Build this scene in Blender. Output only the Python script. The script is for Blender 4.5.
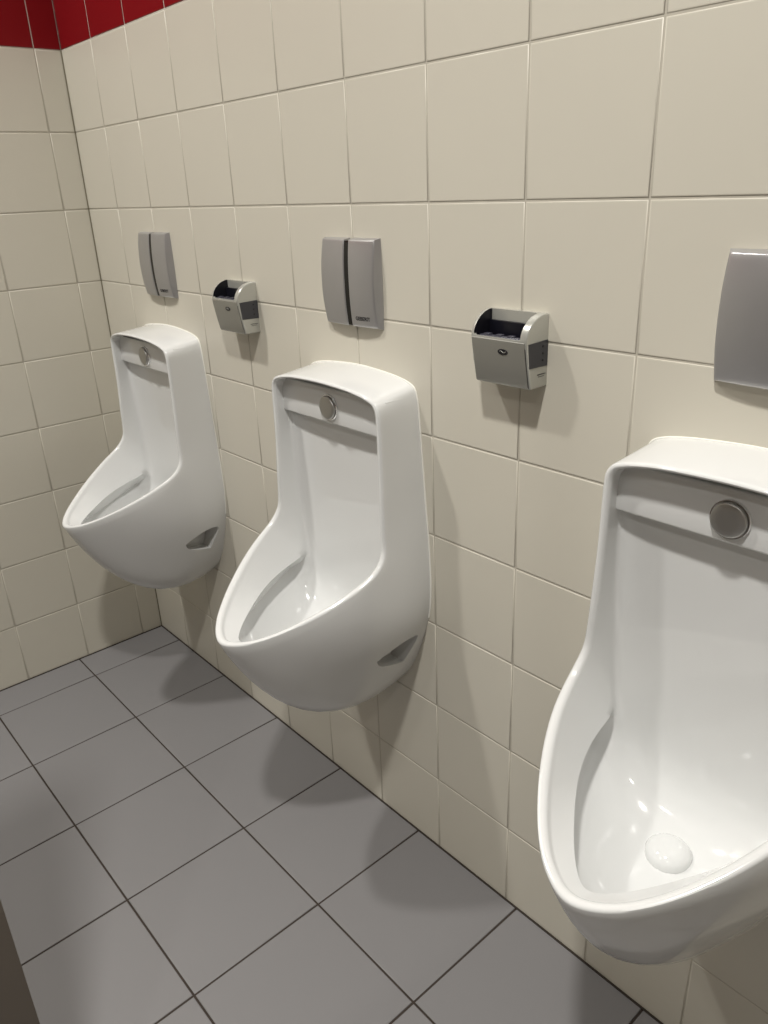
import bpy, bmesh, math, random
from mathutils import Vector, Matrix
random.seed(7)
scene = bpy.context.scene
for o in list(bpy.data.objects):
    bpy.data.objects.remove(o, do_unlink=True)
C = scene.collection

# ------------------------------------------------------------------ camera
F_PX = 777.25
yaw, pitch, roll = 0.86355, 1.17289, -0.04446
cam_data = bpy.data.cameras.new('camera')
cam_data.sensor_fit = 'HORIZONTAL'
cam_data.sensor_width = 36.0
cam_data.lens = 36.0 * F_PX / 768.0
cam_data.clip_start = 0.02
cam = bpy.data.objects.new('camera', cam_data)
C.objects.link(cam)
cam.matrix_world = (Matrix.Translation((2.38154, -0.96141, 1.42756))
                    @ Matrix.Rotation(yaw, 4, 'Z') @ Matrix.Rotation(pitch, 4, 'X')
                    @ Matrix.Rotation(roll, 4, 'Z'))
scene.camera = cam

# ------------------------------------------------------------------ world, lamps, exposure
world = bpy.data.worlds.new('world')
scene.world = world
world.use_nodes = True
world.node_tree.nodes['Background'].inputs[0].default_value = (1.0, 0.93, 0.84, 1)
world.node_tree.nodes['Background'].inputs[1].default_value = 0.02
scene.view_settings.view_transform = 'Standard'
scene.view_settings.look = 'None'
scene.view_settings.gamma = 1.0
scene.view_settings.use_curve_mapping = False
scene.view_settings.exposure = -0.5


def area(name, loc, size, power, color, shape='DISK', size_y=None, rot=(0, 0, 0)):
    d = bpy.data.lights.new(name, 'AREA')
    d.shape = shape
    d.size = size
    if size_y:
        d.size_y = size_y
    d.energy = power
    d.color = color
    o = bpy.data.objects.new(name, d)
    o.location = loc
    o.rotation_euler = rot
    C.objects.link(o)
    return o


WARM = (1.0, 0.975, 0.93)
for nm, x, y, pw in (('downlight_far', 0.36, -1.10, 36), ('downlight_near', 2.08, -1.10, 52),
                     ('downlight_aisle_far', 1.20, -2.35, 9), ('downlight_aisle_near', 3.00, -2.35, 14)):
    lo = area(nm, (x, y, 3.18), 0.15, pw, WARM)
    lo.data.spread = math.radians(135)


# ------------------------------------------------------------------ materials
def mat(name, color, rough=0.5, metal=0.0, spec=0.5, coat=0.0, noise=None, bump=None):
    m = bpy.data.materials.new(name)
    m.use_nodes = True
    nt = m.node_tree
    b = nt.nodes['Principled BSDF']
    b.inputs['Base Color'].default_value = (*color, 1)
    b.inputs['Roughness'].default_value = rough
    b.inputs['Metallic'].default_value = metal
    b.inputs['Specular IOR Level'].default_value = spec
    b.inputs['Coat Weight'].default_value = coat
    b.inputs['Coat Roughness'].default_value = 0.04
    tc = nt.nodes.new('ShaderNodeTexCoord')
    if noise:
        sc, amt = noise
        n = nt.nodes.new('ShaderNodeTexNoise')
        n.inputs['Scale'].default_value = sc
        n.inputs['Detail'].default_value = 4
        nt.links.new(tc.outputs['Object'], n.inputs['Vector'])
        mr = nt.nodes.new('ShaderNodeMapRange')
        mr.inputs['To Min'].default_value = 1 - amt
        mr.inputs['To Max'].default_value = 1 + amt
        nt.links.new(n.outputs['Fac'], mr.inputs['Value'])
        mx = nt.nodes.new('ShaderNodeMix')
        mx.data_type = 'RGBA'
        mx.blend_type = 'MULTIPLY'
        mx.inputs['Factor'].default_value = 1
        mx.inputs[6].default_value = (*color, 1)
        nt.links.new(mr.outputs['Result'], mx.inputs[7])
        nt.links.new(mx.outputs[2], b.inputs['Base Color'])
    if bump:
        sc, st, dist = bump
        n2 = nt.nodes.new('ShaderNodeTexNoise')
        n2.inputs['Scale'].default_value = sc
        n2.inputs['Detail'].default_value = 3
        nt.links.new(tc.outputs['Object'], n2.inputs['Vector'])
        bp = nt.nodes.new('ShaderNodeBump')
        bp.inputs['Strength'].default_value = st
        bp.inputs['Distance'].default_value = dist
        nt.links.new(n2.outputs['Fac'], bp.inputs['Height'])
        nt.links.new(bp.outputs['Normal'], b.inputs['Normal'])
    return m


M_TILE = mat('cream_glazed_tile', (0.60, 0.570, 0.487), 0.34, noise=(3.0, 0.03), bump=(9, 0.04, 0.002))
M_GROUT = mat('wall_grout', (0.47, 0.44, 0.37), 0.9, noise=(40, 0.15))
M_RED = mat('red_glazed_tile', (0.20, 0.004, 0.007), 0.30, noise=(3.0, 0.04))
M_REDGROUT = mat('pale_grout', (0.58, 0.50, 0.45), 0.9)
M_FLOOR = mat('grey_floor_tile', (0.186, 0.181, 0.183), 0.55, noise=(2.2, 0.05), bump=(220, 0.12, 0.0006))
M_FGROUT = mat('dark_floor_grout', (0.035, 0.026, 0.02), 0.95, noise=(30, 0.25))
M_PLASTER = mat('white_ceiling_paint', (0.62, 0.60, 0.57), 0.9, noise=(5, 0.02))
M_CERAMIC = mat('white_vitreous_china', (0.69, 0.695, 0.685), 0.10, spec=0.5, coat=0.3, noise=(2.5, 0.012))
M_SEAL = mat('white_sealant', (0.82, 0.81, 0.75), 0.45)
M_CHROME = mat('chrome', (0.46, 0.45, 0.43), 0.40, metal=1.0)
M_CHROME_EDGE = mat('bright_chrome', (0.9, 0.9, 0.9), 0.06, metal=1.0)
M_PLATE = mat('satin_grey_plate', (0.46, 0.455, 0.46), 0.32, metal=0.7, noise=(60, 0.02))
M_SLOT = mat('black_sensor_window', (0.004, 0.004, 0.004), 0.12)
M_INK = mat('dark_print', (0.02, 0.02, 0.022), 0.5)
M_SILVER = mat('silver_grey_plastic', (0.33, 0.325, 0.295), 0.30, metal=0.5)
M_SILVER2 = mat('pale_silver_plastic', (0.50, 0.50, 0.46), 0.25, metal=0.45)
M_DARKPANEL = mat('charcoal_side_panel', (0.045, 0.045, 0.052), 0.4)
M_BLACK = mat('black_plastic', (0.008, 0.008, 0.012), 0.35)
M_REFILL = mat('dark_refill_bottle', (0.006, 0.006, 0.010), 0.3, spec=0.3)
M_REFILLTOP = mat('smoky_refill_lid', (0.045, 0.045, 0.062), 0.25)
M_PANEL = mat('brown_grey_laminate', (0.16, 0.135, 0.11), 0.5, noise=(6, 0.05))


# ------------------------------------------------------------------ mesh helpers
def obj(name, me, mats, parent=None, smooth=None):
    if isinstance(me, bmesh.types.BMesh):
        bm = me
        me = bpy.data.meshes.new(name)
        bm.to_mesh(me)
        bm.free()
    if not isinstance(mats, (list, tuple)):
        mats = [mats]
    if len(mats) == 1:
        me.materials.clear()
    for m in mats:
        me.materials.append(m)
    if smooth is not None:
        me.polygons.foreach_set('use_smooth', [True] * len(me.polygons))
        me.set_sharp_from_angle(angle=math.radians(smooth))
    me.update()
    o = bpy.data.objects.new(name, me)
    C.objects.link(o)
    o.parent = parent
    return o


def thing(name, label, cat, loc, group=None):
    o = bpy.data.objects.new(name, None)
    o.empty_display_size = 0.05
    o.location = loc
    o['label'] = label
    o['category'] = cat
    if group:
        o['group'] = group
    C.objects.link(o)
    return o


def bm_box(bm, x0, x1, y0, y1, z0, z1, bevel=0.0, seg=2):
    vs = [bm.verts.new((x, y, z)) for x in (x0, x1) for y in (y0, y1) for z in (z0, z1)]
    idx = [(0, 1, 3, 2), (4, 6, 7, 5), (0, 4, 5, 1), (2, 3, 7, 6), (0, 2, 6, 4), (1, 5, 7, 3)]
    fs = [bm.faces.new([vs[i] for i in f]) for f in idx]
    bmesh.ops.recalc_face_normals(bm, faces=fs)
    if bevel:
        es = list({e for f in fs for e in f.edges})
        bmesh.ops.bevel(bm, geom=es, offset=bevel, segments=seg, profile=0.5, affect='EDGES')


def bm_prism_x(bm, prof, x0, x1, taper=1.0):
    """profile of (y,z) points extruded along x; the x0 end scaled by taper about its centre."""
    cy = sum(p[0] for p in prof) / len(prof)
    cz = sum(p[1] for p in prof) / len(prof)
    a = [bm.verts.new((x0, cy + (y - cy) * taper, cz + (z - cz) * taper)) for y, z in prof]
    b = [bm.verts.new((x1, y, z)) for y, z in prof]
    n = len(prof)
    fs = [bm.faces.new(a), bm.faces.new(b[::-1])]
    for i in range(n):
        fs.append(bm.faces.new((a[i], b[i], b[(i + 1) % n], a[(i + 1) % n])))
    bmesh.ops.recalc_face_normals(bm, faces=fs)
    return fs


def boolean(mesh, cutters, op='DIFFERENCE'):
    """returns a new mesh = mesh op each cutter mesh"""
    base = bpy.data.objects.new('tmp_base', mesh)
    C.objects.link(base)
    tmp = []
    for c in cutters:
        co = bpy.data.objects.new('tmp_cut', c)
        C.objects.link(co)
        tmp.append(co)
        md = base.modifiers.new('b', 'BOOLEAN')
        md.operation = op
        md.solver = 'EXACT'
        md.object = co
    dg = bpy.context.evaluated_depsgraph_get()
    dg.update()
    res = bpy.data.meshes.new_from_object(base.evaluated_get(dg))
    bpy.data.objects.remove(base, do_unlink=True)
    for t in tmp:
        bpy.data.objects.remove(t, do_unlink=True)
    return res


def to_mesh(bm):
    me = bpy.data.meshes.new('m')
    bm.to_mesh(me)
    bm.free()
    return me


# ------------------------------------------------------------------ tiled surfaces
def tile_surface(name, origin, du, dv, n, ulines, vlines, joint, depth, mats, matfn, tilt=0.0, groutfn=None):
    """Tiles (with eased edges) standing proud of a grout bed.  The bed lies behind the tile faces."""
    bm = bmesh.new()
    O, U, V, N = map(Vector, (origin, du, dv, n))

    def pt(u, v, h):
        return O + U * u + V * v + N * h
    e = 0.0012
    for i in range(len(ulines) - 1):
        for j in range(len(vlines) - 1):
            u0, u1 = ulines[i] + joint / 2, ulines[i + 1] - joint / 2
            v0, v1 = vlines[j] + joint / 2, vlines[j + 1] - joint / 2
            if u1 - u0 < 0.004 or v1 - v0 < 0.004:
                continue
            mi = matfn(0.5 * (u0 + u1), 0.5 * (v0 + v1))
            a, b = random.uniform(-tilt, tilt), random.uniform(-tilt, tilt)
            rings = []
            for ins, h in ((0, -depth), (0, -e * 0.9), (e * 0.35, -e * 0.3), (e * 1.2, -0.00004), (e * 2.2, 0)):
                cs = []
                for (uu, vv, su, sv) in ((u0, v0, 1, 1), (u1, v0, -1, 1), (u1, v1, -1, -1), (u0, v1, 1, -1)):
                    hh = h + (0 if h == -depth else -abs(a) * 0 + (a * (-su) + b * (-sv)))
                    cs.append(bm.verts.new(pt(uu + su * ins, vv + sv * ins, hh)))
                rings.append(cs)
            for r0, r1 in zip(rings[:-1], rings[1:]):
                for k in range(4):
                    f = bm.faces.new((r0[k], r0[(k + 1) % 4], r1[(k + 1) % 4], r1[k]))
                    f.material_index = mi
                    f.smooth = True
            f = bm.faces.new(rings[-1])
            f.material_index = mi
            f.smooth = False
    # grout bed, one quad per band
    gb = groutfn or [(vlines[0], vlines[-1], 1)]
    for v0, v1, mi in gb:
        f = bm.faces.new([bm.verts.new(pt(u, v, -depth * 0.75)) for u, v in
                          ((ulines[0], v0), (ulines[-1], v0), (ulines[-1], v1), (ulines[0], v1))])
        f.material_index = mi
    # solid body behind
    vs = [bm.verts.new(pt(u, v, h)) for h in (-depth, -0.08) for u, v in
          ((ulines[0], vlines[0]), (ulines[-1], vlines[0]), (ulines[-1], vlines[-1]), (ulines[0], vlines[-1]))]
    for q in ((4, 5, 6, 7), (0, 1, 5, 4), (1, 2, 6, 5), (2, 3, 7, 6), (3, 0, 4, 7)):
        f = bm.faces.new([vs[k] for k in q])
        f.material_index = 1
    bmesh.ops.recalc_face_normals(bm, faces=[f for f in bm.faces if f.material_index == 99] or bm.faces[:0])
    o = obj(name, bm, mats)
    o['kind'] = 'structure'
    return o


XW, YB, ZC = 4.21, -3.0, 3.20
wall_mats = [M_TILE, M_GROUT, M_RED, M_REDGROUT]
zl = [0.002 + 0.2 * k - 0.0041 for k in range(17)]
zl[0] = 0.0
zl[-1] = ZC
RED0, RED1 = zl[9], zl[11]
redfn = lambda u, v: 2 if RED0 < v < RED1 else 0
bands = [(0, RED0 - 0.0, 1), (RED0, RED1, 3), (RED1, ZC, 1)]
# main wall, tile faces at y = 0, tiles 0.2 m
ul = [0.0] + [0.39889 + 0.20085 * k for k in range(-1, 19)]
ul.append(XW)
tile_surface('wall_back', (0, 0, 0), (1, 0, 0), (0, 0, 1), (0, -1, 0), ul, zl, 0.0030, 0.0014, wall_mats, redfn,
             0.00015, bands)
# left wall, face at x = 0
ul = [0.0, 0.0726] + [0.0726 + 0.19795 * k for k in range(1, 15)] + [-YB]
tile_surface('wall_left', (0, 0, 0), (0, -1, 0), (0, 0, 1), (1, 0, 0), ul, zl, 0.0028, 0.0014, wall_mats, redfn,
             0.00020, bands)
# walls behind and beside the camera
tile_surface('wall_right', (XW, 0, 0), (0, -1, 0), (0, 0, 1), (-1, 0, 0), [0.2 * k for k in range(16)], zl,
             0.003, 0.0022, wall_mats, redfn, 0.0002, bands)
tile_surface('wall_front', (0, YB, 0), (1, 0, 0), (0, 0, 1), (0, 1, 0), [0.2 * k for k in range(22)] + [XW], zl,
             0.003, 0.0014, [M_PANEL, M_GROUT, M_PANEL, M_GROUT], redfn, 0.0002, bands)
# floor, tiles 0.3 m
ul = [0.0] + [0.13318 + 0.30004 * k for k in range(14)] + [XW]
vl = [0.0] + [0.30259 + 0.30004 * k for k in range(9)] + [-YB]
tile_surface('floor', (0, 0, 0), (1, 0, 0), (0, -1, 0), (0, 0, 1), ul, vl, 0.0042, 0.002, [M_FLOOR, M_FGROUT],
             lambda u, v: 0, 0.00015)
bm = bmesh.new()
bm_box(bm, -0.08, XW + 0.08, YB - 0.08, 0.08, ZC, ZC + 0.08)
o = obj('ceiling', bm, M_PLASTER)
o['kind'] = 'structure'

# dark sealed joint where walls and floor meet
bm = bmesh.new()
bm_box(bm, 0.0, XW, -0.0035, 0.0, 0.0, 0.0022)
o = obj('trim_1', bm, M_FGROUT)
o['kind'] = 'structure'
bm = bmesh.new()
bm_box(bm, 0.0, 0.0035, YB, 0.0, 0.0, 0.0022)
o = obj('trim_2', bm, M_FGROUT)
o['kind'] = 'structure'
bm = bmesh.new()
bm_box(bm, 0.0, 0.0028, -0.0028, 0.0, 0.002, RED0)
o = obj('trim_3', bm, mat('corner_grout', (0.20, 0.18, 0.13), 0.9))
o['kind'] = 'structure'


# ------------------------------------------------------------------ urinal
def pchip(ys, m):
    """monotone cubic through ys at integer parameters, m samples per span"""
    n = len(ys)
    d = [ys[i + 1] - ys[i] for i in range(n - 1)]
    s = [0.0] * n
    s[0], s[-1] = d[0], d[-1]
    for i in range(1, n - 1):
        s[i] = 0.0 if d[i - 1] * d[i] <= 0 else 2 * d[i - 1] * d[i] / (d[i - 1] + d[i])
    out = []
    for i in range(n - 1):
        for k in range(m):
            t = k / m
            t2, t3 = t * t, t * t * t
            out.append((2 * t3 - 3 * t2 + 1) * ys[i] + (t3 - 2 * t2 + t) * s[i]
                       + (-2 * t3 + 3 * t2) * ys[i + 1] + (t3 - t2) * s[i + 1])
    out.append(ys[-1])
    return out


def curve3(keys, m):
    # reflect about both ends so the curve crosses the symmetry plane squarely
    ext = [(-keys[1][0],) + tuple(keys[1][1:])] + list(keys) + [(-keys[-2][0],) + tuple(keys[-2][1:])]
    cs = [pchip([k[a] for k in ext], m) for a in range(3)]
    pts = [Vector(p) for p in zip(*cs)]
    return pts[m:len(pts) - m]


#        R (outer rim)            W (outline on the wall)  P1 (leaving R)           P2 (reaching W)          inward, width, rim normal      G (inner crease)         M (row centre)
KEYS = [
    ((0, -0.1, 1.0935), (0, 0, 1.104), None, None, (0, 0.1, -1), 0.008, (0, -1, 0), (0, -0.04, 1.074), (0, -0.038, 1.074)),
    ((0.08, -0.099, 1.0905), (0.078, 0, 1.1), None, None, (0, 0.1, -1), 0.008, (0, -1, 0), (0.08, -0.04, 1.072), (0, -0.038, 1.072)),
    ((0.138, -0.096, 1.081), (0.138, 0, 1.091), None, None, (-0.1, 0.1, -1), 0.009, (0, -1, 0), (0.138, -0.04, 1.066), (0, -0.037, 1.066)),
    ((0.161, -0.094, 1.071), (0.157, 0, 1.082), None, None, (-0.7, 0, -0.7), 0.011, (0, -1, 0), (0.153, -0.06, 1.057), (0, -0.056, 1.057)),
    ((0.17, -0.094, 1.05), (0.165, 0, 1.062), None, None, (-1, 0, -0.1), 0.012, (0, -1, 0), (0.159, -0.066, 1.04), (0, -0.058, 1.04)),
    ((0.172, -0.095, 0.955), (0.174, 0, 0.955), None, None, (-1, 0, 0), 0.012, (0, -1, 0), (0.161, -0.068, 0.955), (0, -0.054, 0.955)),
    ((0.175, -0.099, 0.858), (0.181, 0, 0.858), None, None, (-1, 0, 0), 0.013, (0, -1, 0), (0.159, -0.068, 0.85), (0, -0.049, 0.85)),
    ((0.179, -0.101, 0.792), (0.1879, 0.0, 0.7697), (0.183, -0.067, 0.785), (0.187, -0.033, 0.775), (-1, 0, 0), 0.014, (0, -0.9, 0.3), (0.152, -0.067, 0.73), (0, -0.045, 0.705)),
    ((0.182, -0.122, 0.755), (0.1919, 0.0, 0.6806), (0.187, -0.085, 0.728), (0.193, -0.04, 0.69), (-1, 0.05, 0), 0.015, (0, -0.7, 0.7), (0.139, -0.072, 0.672), (0, -0.045, 0.615)),
    ((0.173, -0.174, 0.726), (0.1852, 0.0, 0.6089), (0.1875, -0.1482, 0.6677), (0.1984, -0.063, 0.6106), (-0.93, 0.3, 0), 0.016, (0, -0.35, 0.93), (0.134, -0.124, 0.659), (0, -0.075, 0.55)),
    ((0.143, -0.244, 0.692), (0.159, 0.0, 0.5324), (0.1605, -0.2239, 0.6134), (0.1638, -0.0985, 0.5135), (-0.75, 0.6, 0), 0.017, (0, -0.3, 0.95), (0.112, -0.195, 0.648), (0, -0.135, 0.522)),
    ((0.088, -0.323, 0.654), (0.1256, 0.0, 0.454), (0.0945, -0.2923, 0.5702), (0.1034, -0.1519, 0.4022), (-0.45, 0.9, 0), 0.017, (0, -0.25, 0.97), (0.07, -0.265, 0.634), (0, -0.215, 0.522)),
    ((0.042, -0.364, 0.637), (0.0668, 0.0, 0.395), (0.0421, -0.3294, 0.5383), (0.0723, -0.188, 0.3133), (-0.2, 1, 0), 0.017, (0, -0.2, 0.98), (0.034, -0.312, 0.624), (0, -0.29, 0.548)),
    ((0, -0.38, 0.631), (0.0, 0.0, 0.3634), (0.0, -0.3402, 0.5241), (0.0, -0.211, 0.2738), (0, 1, 0), 0.017, (0, -0.2, 0.98), (0, -0.338, 0.619), (0, -0.338, 0.619)),
]


def build_urinal_mesh():
    m = 6
    R, W, P1, P2, RI, NR, G, MM = [], [], [], [], [], [], [], []
    for k in KEYS:
        r, w = Vector(k[0]), Vector(k[1])
        R.append(tuple(r))
        W.append(tuple(w))
        P1.append(k[2] or tuple(r.lerp(w, 1 / 3) + Vector((0.0, 0, 0.0))))
        P2.append(k[3] or tuple(r.lerp(w, 2 / 3)))
        RI.append(tuple(r + Vector(k[4]).normalized() * k[5]))
        NR.append(tuple(Vector(k[6])))
        G.append(k[7])
        MM.append(k[8])
    R, W, P1, P2, RI, NR, G = [curve3(c, m) for c in (R, W, P1, P2, RI, NR, G)]
    MM = [Vector(p) for p in zip(*[pchip([k[a] for k in MM], m) for a in range(3)])]
    n = len(R)

    def relax(cv, its):
        # even out the curve over the bowl part, mirrored about the symmetry plane at its end
        for _ in range(its):
            nx_ = list(cv)
            for i in range(1, n):
                w_ = 0.5 * min(1.0, max(0.0, (i - 6.6 * m) / (1.2 * m)))
                if w_ <= 0:
                    continue
                b_ = cv[i + 1] if i + 1 < n else Vector((-cv[i - 1].x, cv[i - 1].y, cv[i - 1].z))
                nx_[i] = cv[i].lerp((cv[i - 1] + b_) / 2, w_)
            cv = nx_
        return cv
    W, P1, P2 = [relax(c, 14) for c in (W, P1, P2)]
    R, RI, NR, G, MM = [relax(c, 6) for c in (R, RI, NR, G, MM)]
    rings = []                       # each ring: n points for x >= 0
    NO = 14
    for q in range(NO + 1):
        t = q / NO
        a = 1 - t
        # from the wall to the rim
        rings.append([W[i] * a ** 3 + P2[i] * 3 * a * a * t + P1[i] * 3 * a * t * t + R[i] * t ** 3 for i in range(n)])
    for th in (150, 120, 90, 60, 30, 0):
        c, s = math.cos(math.radians(th)), math.sin(math.radians(th))
        row = []
        for i in range(n):
            mid = (R[i] + RI[i]) / 2
            h = (RI[i] - R[i]) / 2
            row.append(mid + h * c + NR[i].normalized() * 0.0062 * s)
        rings.append(row)
    for t in (0.12, 0.3, 0.5, 0.7, 0.88, 1.0):
        row = []
        for i in range(n):
            p = RI[i].lerp(G[i], t)
            row.append(p)
        rings.append(row)
    bm = bmesh.new()
    loops = []
    for row in rings:
        right = [bm.verts.new((0 if i in (0, n - 1) else p.x, p.y, p.z)) for i, p in enumerate(row)]
        left = [bm.verts.new((-row[i].x, row[i].y, row[i].z)) for i in range(n - 2, 0, -1)]
        loops.append(right + left)
    L = len(loops[0])
    for a, b in zip(loops[:-1], loops[1:]):
        for i in range(L):
            bm.faces.new((a[i], a[(i + 1) % L], b[(i + 1) % L], b[i]))
    bm.faces.new(loops[0])
    # inner back panel and bowl: rows from left crease to right crease
    g = loops[-1]
    nu = 30
    rows = []
    for i in range(n):
        rv = g[i]
        lv = g[(L - i) % L]
        if i in (0, n - 1):
            rows.append([rv])
            continue
        gx = G[i].x
        f = i / (n - 1)
        ex = 3.2 - 1.1 * min(1.0, max(0.0, (f - 0.84) / 0.12))
        row = [lv]
        for u in range(1, nu):
            q = -math.cos(math.pi * u / nu)
            sh = (1 - abs(q) ** ex) ** (1 / ex)
            und = 0.033 * min(1.0, max(0.0, (f - 0.60) / 0.08)) * min(1.0, gx / 0.06)
            p = Vector((gx * q, G[i].y, G[i].z)) + (MM[i] - Vector((0, G[i].y, G[i].z))) * sh
            p.x += math.copysign(und * math.sin(math.pi * min(1.0, sh) ** 0.5), q)
            row.append(bm.verts.new(p))
        row.append(rv)
        rows.append(row)
    for a, b in zip(rows[:-1], rows[1:]):
        if len(a) == 1:
            for u in range(nu):
                bm.faces.new((a[0], b[u], b[u + 1]))
        elif len(b) == 1:
            for u in range(nu):
                bm.faces.new((a[u], b[0], a[u + 1]))
        else:
            for u in range(nu):
                bm.faces.new((a[u], b[u], b[u + 1], a[u + 1]))
    bmesh.ops.recalc_face_normals(bm, faces=bm.faces)
    return to_mesh(bm), W


def slot_cutter(s):
    prof = []
    T, Lp, B = Vector((-.024, .577)), Vector((-.124, .541)), Vector((-.040, .500))
    c1 = Vector((-.072, .583))
    c2 = Vector((-.085, .519))

    def q(a, b, c, k):
        return [a * (1 - t) ** 2 + b * 2 * t * (1 - t) + c * t * t for t in [j / k for j in range(k)]]
    pts = q(Vector((-.033, .579)), c1, Lp, 10) + q(Lp, Vector((-.119, .522)), Vector((-.104, .514)), 4) \
        + q(Vector((-.104, .514)), Vector((-.075, .504)), B, 6) + q(B, Vector((-.026, .540)), Vector((-.019, .570)), 6) \
        + q(Vector((-.019, .570)), Vector((-.020, .579)), Vector((-.033, .579)), 3)
    bm = bmesh.new()
    bm_prism_x(bm, [(p.x, p.y) for p in pts], s * 0.110, s * 0.26, 0.85)
    return to_mesh(bm)


def tube(bm, pts, r, seg=8):
    rings = []
    for i, p in enumerate(pts):
        a = pts[max(0, i - 1)]
        b = pts[min(len(pts) - 1, i + 1)]
        t = (b - a).normalized()
        u = t.cross(Vector((0, 1, 0))).normalized()
        v = t.cross(u).normalized()
        rings.append([bm.verts.new(p + u * math.cos(k * 2 * math.pi / seg) * r + v * math.sin(k * 2 * math.pi / seg) * r)
                      for k in range(seg)])
    for a, b in zip(rings[:-1], rings[1:]):
        for k in range(seg):
            bm.faces.new((a[k], a[(k + 1) % seg], b[(k + 1) % seg], b[k]))
    bm.faces.new(rings[0])
    bm.faces.new(rings[-1])
    bmesh.ops.recalc_face_normals(bm, faces=bm.faces)


def lathe(bm, prof, axis_fn, seg=40):
    """prof: list (r, h); axis_fn maps (r cos, r sin, h) to a point"""
    rings = []
    for r, h in prof:
        if r < 1e-6:
            rings.append([bm.verts.new(axis_fn(0, 0, h))])
        else:
            rings.append([bm.verts.new(axis_fn(r * math.cos(2 * math.pi * k / seg), r * math.sin(2 * math.pi * k / seg), h))
                          for k in range(seg)])
    for a, b in zip(rings[:-1], rings[1:]):
        for k in range(seg):
            k2 = (k + 1) % seg
            if len(a) == 1 and len(b) == 1:
                continue
            if len(b) == 1:
                bm.faces.new((a[k], a[k2], b[0]))
            elif len(a) == 1:
                bm.faces.new((a[0], b[k2], b[k]))
            else:
                bm.faces.new((a[k], a[k2], b[k2], b[k]))
    bmesh.ops.recalc_face_normals(bm, faces=bm.faces)


def make_urinal():
    t = thing('urinal', 'x', 'urinal', (1.2, 0, 0), 'wall-hung urinals along the tiled wall')
    base, W = build_urinal_mesh()
    body = boolean(base, [slot_cutter(1), slot_cutter(-1)])
    obj('body', body, M_CERAMIC, t, smooth=42)
    # raised strip below the top that carries the flush button
    bm = bmesh.new()
    bm_box(bm, -.1640, .1640, -.0780, -.0300, 1.0010, 1.0720, 0.0035, 3)
    obj('header_strip', bm, M_CERAMIC, t, smooth=40)
    # flush button: chrome disc on a collar
    bt = obj('flush_button', button_bm(), M_CHROME, t, smooth=35)
    bm = bmesh.new()
    lathe(bm, [(0.0, 0), (.0262, 0), (.0262, .003), (.0252, .0048), (.0240, .0048), (.0240, .002), (0, .002)],
          lambda a, b, h: Vector((a - .001, -.0770 - h, 1.0345 + b)))
    obj('collar', bm, M_CHROME_EDGE, bt, smooth=35)
    # drain cover in the bowl
    bm = bmesh.new()
    lathe(bm, [(0, .014), (.012, .0135), (.022, .0105), (.029, .005), (.032, 0), (.032, -.010), (0, -.010)],
          lambda a, b, h: Vector((a, -.128 + b, .532 + h)), 32)
    obj('drain_cover', bm, M_CERAMIC, t, smooth=50)
    # bead of sealant between the china and the tiles
    pts = [w for w in W if w.z > 0.60]
    full = [Vector((-p.x, 0, p.z)) for p in reversed(pts[1:])] + [Vector((p.x, 0, p.z)) for p in pts]
    cz = 0.85
    full = [Vector((p.x + (0.0014 if p.x > 0 else -0.0014 if p.x < 0 else 0), -0.0008, p.z))
            for p in full]
    bm = bmesh.new()
    tube(bm, full, 0.0019)
    obj('sealant_bead', bm, M_SEAL, t, smooth=60)
    return t


def button_bm():
    bm = bmesh.new()
    lathe(bm, [(0, .0100), (.012, .0100), (.0205, .0099), (.0218, .0093), (.0228, .0080), (.0232, .006), (.0232, .001), (0, .001)],
          lambda a, b, h: Vector((a - .001, -.0770 - h, 1.0345 + b)))
    return bm


def dup(root, loc, label):
    r = root.copy()
    C.objects.link(r)
    r.location = loc
    r['label'] = label
    for ch in list(root.children):
        c = ch.copy()
        C.objects.link(c)
        c.parent = r
        for g2 in ch.children:
            d = g2.copy()
            C.objects.link(d)
            d.parent = c
    return r


ur = make_urinal()
ur['label'] = 'white china urinal fully in view in the middle, between the two scent dispensers'
dup(ur, (0.4, 0, 0), 'white china urinal farthest away, hanging beside the room corner')
dup(ur, (2.0, 0, 0), 'large nearest white china urinal, cut off by the right edge of the photo')


# ------------------------------------------------------------------ flush sensor plates
def plate_depth(x, z):
    """depth of the domed front, x in -.085...08, z relative to the middle"""
    fx = (abs(x + 0.002) / 0.086)
    fz = abs(z) / 0.080
    return 0.0245 - 0.0085 * fx ** 2.2 - 0.0085 * fz ** 2.2


ZM = 1.260


def plate_part(bm, xl, xr, hz=0.079, bow=(0, 0), lip=0.0):
    """domed slab between two x limits, outer sides bowed"""
    nx, nz = 14, 20
    front, rim = [], []

    def ed(z):
        return 0.0035 * (1 - (z / hz) ** 2)
    grid = []
    for j in range(nz + 1):
        z = -hz + 2 * hz * j / nz
        a = xl(z)
        b = xr(z)
        row = []
        for i in range(nx + 1):
            x = a + (b - a) * i / nx
            row.append(bm.verts.new((x, -plate_depth(x, z) - lip, ZM + z)))
        grid.append(row)
    fs = []
    for j in range(nz):
        for i in range(nx):
            fs.append(bm.faces.new((grid[j][i], grid[j][i + 1], grid[j + 1][i + 1], grid[j + 1][i])))
    loop = [grid[0][i] for i in range(nx + 1)] + [grid[j][nx] for j in range(1, nz + 1)] \
        + [grid[nz][i] for i in range(nx - 1, -1, -1)] + [grid[j][0] for j in range(nz - 1, 0, -1)]
    return fs, loop


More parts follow.
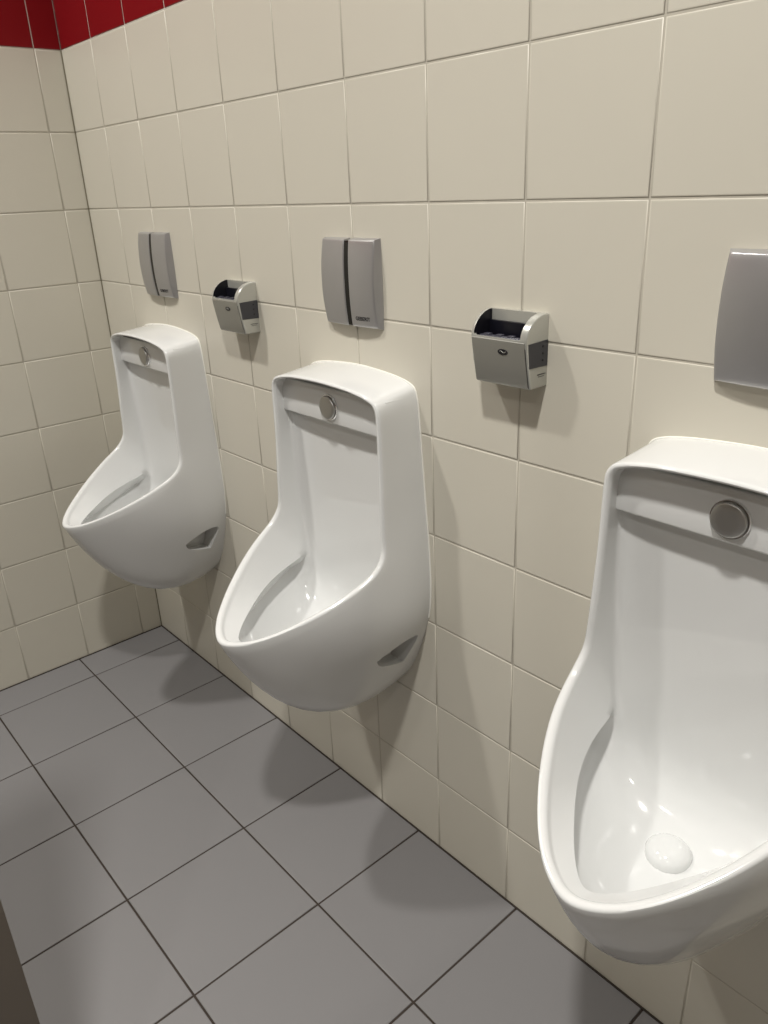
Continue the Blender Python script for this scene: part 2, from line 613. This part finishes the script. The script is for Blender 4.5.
def make_plate():
    t = thing('sensor_flush_plate', 'x', 'flush plate', (1.2, 0, 0), 'grey flush plates above the urinals')

    def slab(name, xl, xr, mat_, flare_l, flare_r, hz=0.0775, yb=-0.0002, lip=0.0, bev=0.0022):
        bm = bmesh.new()
        fs, loop = plate_part(bm, xl, xr, hz, lip=lip)
        back = []
        for v in loop:
            x, z = v.co.x, v.co.z - ZM
            dx = 0
            if abs(x - xl(z)) < 1e-6:
                dx = -flare_l
            if abs(x - xr(z)) < 1e-6:
                dx = flare_r
            dz = 0.003 * (1 if z > 0 else -1) if abs(abs(z) - hz) < 1e-6 else 0
            back.append(bm.verts.new((x + dx, yb, v.co.z + dz * (flare_l + flare_r > 0))))
        k = len(loop)
        for i in range(k):
            bm.faces.new((loop[i], back[i], back[(i + 1) % k], loop[(i + 1) % k]))
        bm.faces.new(back)
        bmesh.ops.recalc_face_normals(bm, faces=bm.faces)
        bm.edges.ensure_lookup_table()
        le = set()
        for i in range(k):
            e = bm.edges.get((loop[i], loop[(i + 1) % k]))
            if e:
                le.add(e)
        bmesh.ops.bevel(bm, geom=list(le), offset=bev, segments=3, profile=0.5, affect='EDGES')
        return obj(name, bm, mat_, t, smooth=38)

    slot_l = lambda z: -0.0052 + 0.0045 * (1 - (z / 0.08) ** 2)
    slot_r = lambda z: 0.0076 + 0.0045 * (1 - (z / 0.08) ** 2)
    slab('left_cover', lambda z: -0.0785 + 0.0018 * (z / 0.079) ** 2, slot_l, M_PLATE, 0.0045, 0.0)
    slab('sensor_window', slot_l, slot_r, M_SLOT, 0, 0, hz=0.0762, lip=-0.0018, bev=0.0004)
    rc = slab('right_cover', slot_r, lambda z: 0.0742 + 0.0018 * (1 - (z / 0.079) ** 2), M_PLATE, 0.0, 0.0062)
    # maker's name in small dark letters
    cu = bpy.data.curves.new('lettering', 'FONT')
    cu.body = 'GEBERIT'
    cu.size = 0.0100
    cu.extrude = 0.0001
    cu.offset = 0.00022
    cu.align_x = 'LEFT'
    tmp = bpy.data.objects.new('tmp_text', cu)
    C.objects.link(tmp)
    dg = bpy.context.evaluated_depsgraph_get()
    me = bpy.data.meshes.new_from_object(tmp.evaluated_get(dg))
    bpy.data.objects.remove(tmp, do_unlink=True)
    for v in me.vertices:
        x, z = v.co.x + 0.0225, v.co.y - 0.0650
        v.co = Vector((x, -plate_depth(x, z) - 0.0003 - v.co.z, ZM + z))
    lt = obj('lettering', me, M_INK, rc)
    lt['label'] = 'small dark maker name printed on the cover'
    return t


pl = make_plate()
pl['label'] = 'grey two-part flush plate with dark slot, above the middle urinal'
dup(pl, (0.4, 0, 0), 'smallest, farthest grey flush plate, above the urinal beside the corner')
dup(pl, (2.0, 0, 0), 'large nearest grey flush plate, cut off by the right edge of the photo')


# ------------------------------------------------------------------ scent dispensers
def make_dispenser():
    t = thing('scent_dispenser', 'x', 'dispenser', (1.6, 0, 0), 'silver dispensers between the urinals')
    prof = [(0, 1.132), (-.0375, 1.132), (-.0395, 1.1345), (-.0455, 1.165), (-.0505, 1.195), (-.0515, 1.206),
            (-.0505, 1.2135), (-.0475, 1.2205), (-.0425, 1.2275), (-.0350, 1.2340), (-.0260, 1.2390), (-.0150, 1.2420),
            (-.0060, 1.2425), (0, 1.2420)]
    bm = bmesh.new()
    bm_prism_x(bm, prof, -.0555, .0555)
    es = [e for e in bm.edges if abs(e.verts[0].co.x - e.verts[1].co.x) < 1e-6
          and not (abs(e.verts[0].co.y) < 1e-6 and abs(e.verts[1].co.y) < 1e-6)]
    bmesh.ops.bevel(bm, geom=es, offset=0.0028, segments=3, profile=0.5, affect='EDGES')
    shell = to_mesh(bm)
    bm = bmesh.new()
    bm_box(bm, -.0490, .0430, -.0480, -.0100, 1.160, 1.30, 0.004, 3)
    c1 = to_mesh(bm)
    bm = bmesh.new()
    bm_box(bm, -.0490, .0430, -.0900, -.0100, 1.2070, 1.30, 0.004, 3)
    c2 = to_mesh(bm)
    body = boolean(shell, [c1, c2])
    bo = obj('housing', body, [M_SILVER2, M_BLACK], t, smooth=35)
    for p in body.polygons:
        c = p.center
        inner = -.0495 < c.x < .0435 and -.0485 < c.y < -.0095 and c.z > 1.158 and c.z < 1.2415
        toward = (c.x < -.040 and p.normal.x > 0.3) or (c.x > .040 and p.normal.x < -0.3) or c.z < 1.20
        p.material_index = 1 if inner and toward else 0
    bo['label'] = 'pale silver outer shell'
    # brushed front door, slightly proud between the cheeks
    prof = [(-.0360, 1.1345), (-.0398, 1.1345), (-.0410, 1.137), (-.0470, 1.166), (-.0520, 1.196), (-.0526, 1.2035),
            (-.0515, 1.2045), (-.0480, 1.2045)]
    bm = bmesh.new()
    bm_prism_x(bm, prof, -.0520, .0515)
    fr = obj('front_door', bm, M_SILVER, t, smooth=35)
    fr['label'] = 'darker brushed silver front'

    def fy(z):
        return -.0410 - (z - 1.137) / (1.166 - 1.137) * .006 if z < 1.166 else -.0470 - (z - 1.166) / 0.030 * .005
    # oval emblem
    bm = bmesh.new()
    seg = 32
    cx, cz = 0.0095, 1.1865
    top = [bm.verts.new((cx + .0098 * math.cos(a), fy(cz + .0046 * math.sin(a)) - .0006, cz + .0046 * math.sin(a)))
           for a in [2 * math.pi * k / seg for k in range(seg)]]
    bot = [bm.verts.new((v.co.x, v.co.y + .0010, v.co.z)) for v in top]
    bm.faces.new(top)
    for k in range(seg):
        bm.faces.new((top[k], top[(k + 1) % seg], bot[(k + 1) % seg], bot[k]))
    bmesh.ops.recalc_face_normals(bm, faces=bm.faces)
    em = obj('emblem', bm, M_BLACK, fr)
    em['label'] = 'black oval emblem'
    # pale swoosh across the emblem, attached to the same front
    bm = bmesh.new()
    pts = []
    for k in range(17):
        s = k / 16
        x = cx - .0060 + .0125 * s
        z = cz + .0013 * math.sin(s * math.pi * 2.2) + 0.0005
        pts.append(Vector((x, fy(z) - .0009, z)))
    tube(bm, pts, 0.00042, 6)
    obj('swoosh', bm, M_SILVER2, fr)
    # dark side panels with three holes and small print
    for s in (1, -1):
        bm = bmesh.new()
        pr = [(-.0010, 1.2035), (-.0010, 1.1640), (-.0435, 1.1650), (-.0475, 1.2020)]
        x0, x1 = sorted((s * .0540, s * .0561))
        bm_prism_x(bm, pr, x0, x1)
        sp = obj('side_panel', bm, M_DARKPANEL, t, smooth=30)
        for z in (1.1950, 1.1845, 1.1740):
            bm = bmesh.new()
            lathe(bm, [(0, .0006), (.0017, .0006), (.0020, .0003), (.0020, 0), (0, 0)],
                  lambda a, b, h, s=s, z=z: Vector((s * (.0561 + h), -.0125 + a, z + b)), 14)
            obj('hole', bm, M_BLACK, sp)
        bm = bmesh.new()
        for r, (z, h, y0, y1) in enumerate(((1.1528, .0016, -.0240, -.0050), (1.1495, .0010, -.0220, -.0070))):
            y = y0
            while y < y1:
                w = random.choice((.0009, .0014, .0018))
                xa, xb = sorted((s * .0550, s * .05575))
                bm_box(bm, xa, xb, y, min(y + w, y1), z - h / 2, z + h / 2)
                y += w + .0006
        obj('small_print', bm, M_INK, bo)
    # refill bottle inside the opening
    bm = bmesh.new()
    bm_box(bm, -.0470, .0415, -.0405, -.0165, 1.1602, 1.2020, 0.003, 3)
    bm_box(bm, -.0475, .0420, -.0170, -.0105, 1.1602, 1.2260, 0.002, 2)
    rf = obj('refill', bm, M_REFILL, t, smooth=40)
    bm = bmesh.new()
    bm_box(bm, -.0420, .0405, -.0470, -.0360, 1.1900, 1.2085, 0.0022, 3)
    for cx2 in (-.028, -.004, .019):
        bm_box(bm, cx2 - .006, cx2 + .006, -.0460, -.0370, 1.2070, 1.2108, 0.0015, 2)
    obj('refill_clip', bm, M_REFILLTOP, rf, smooth=40)
    # bright chrome corner piece where the right cheek bends over
    return t


dp = make_dispenser()
dp['label'] = 'small silver scent dispenser with oval emblem, between the middle and nearest urinals'
dup(dp, (0.8, 0, 0), 'small silver scent dispenser farther away, between the corner urinal and the middle urinal')

# ------------------------------------------------------------------ partition whose edge shows at lower left
pt = thing('partition_panel', 'brown-grey partition panel whose edge shows in the lower left corner', 'partition', (1.5, -1.28, 0))
bm = bmesh.new()
bm_box(bm, -.02, .0, -.40, .405, .10, 1.95, 0.002, 2)
obj('panel', bm, M_PANEL, pt, smooth=40)
for y in (-.33, .33):
    bm = bmesh.new()
    lathe(bm, [(0, 0), (.028, 0), (.028, .006), (.012, .010), (.012, .102), (0, .102)],
          lambda a, b, h, y=y: Vector((-.01 + a, y + b, h)), 20)
    obj('foot', bm, M_CHROME, pt, smooth=40)
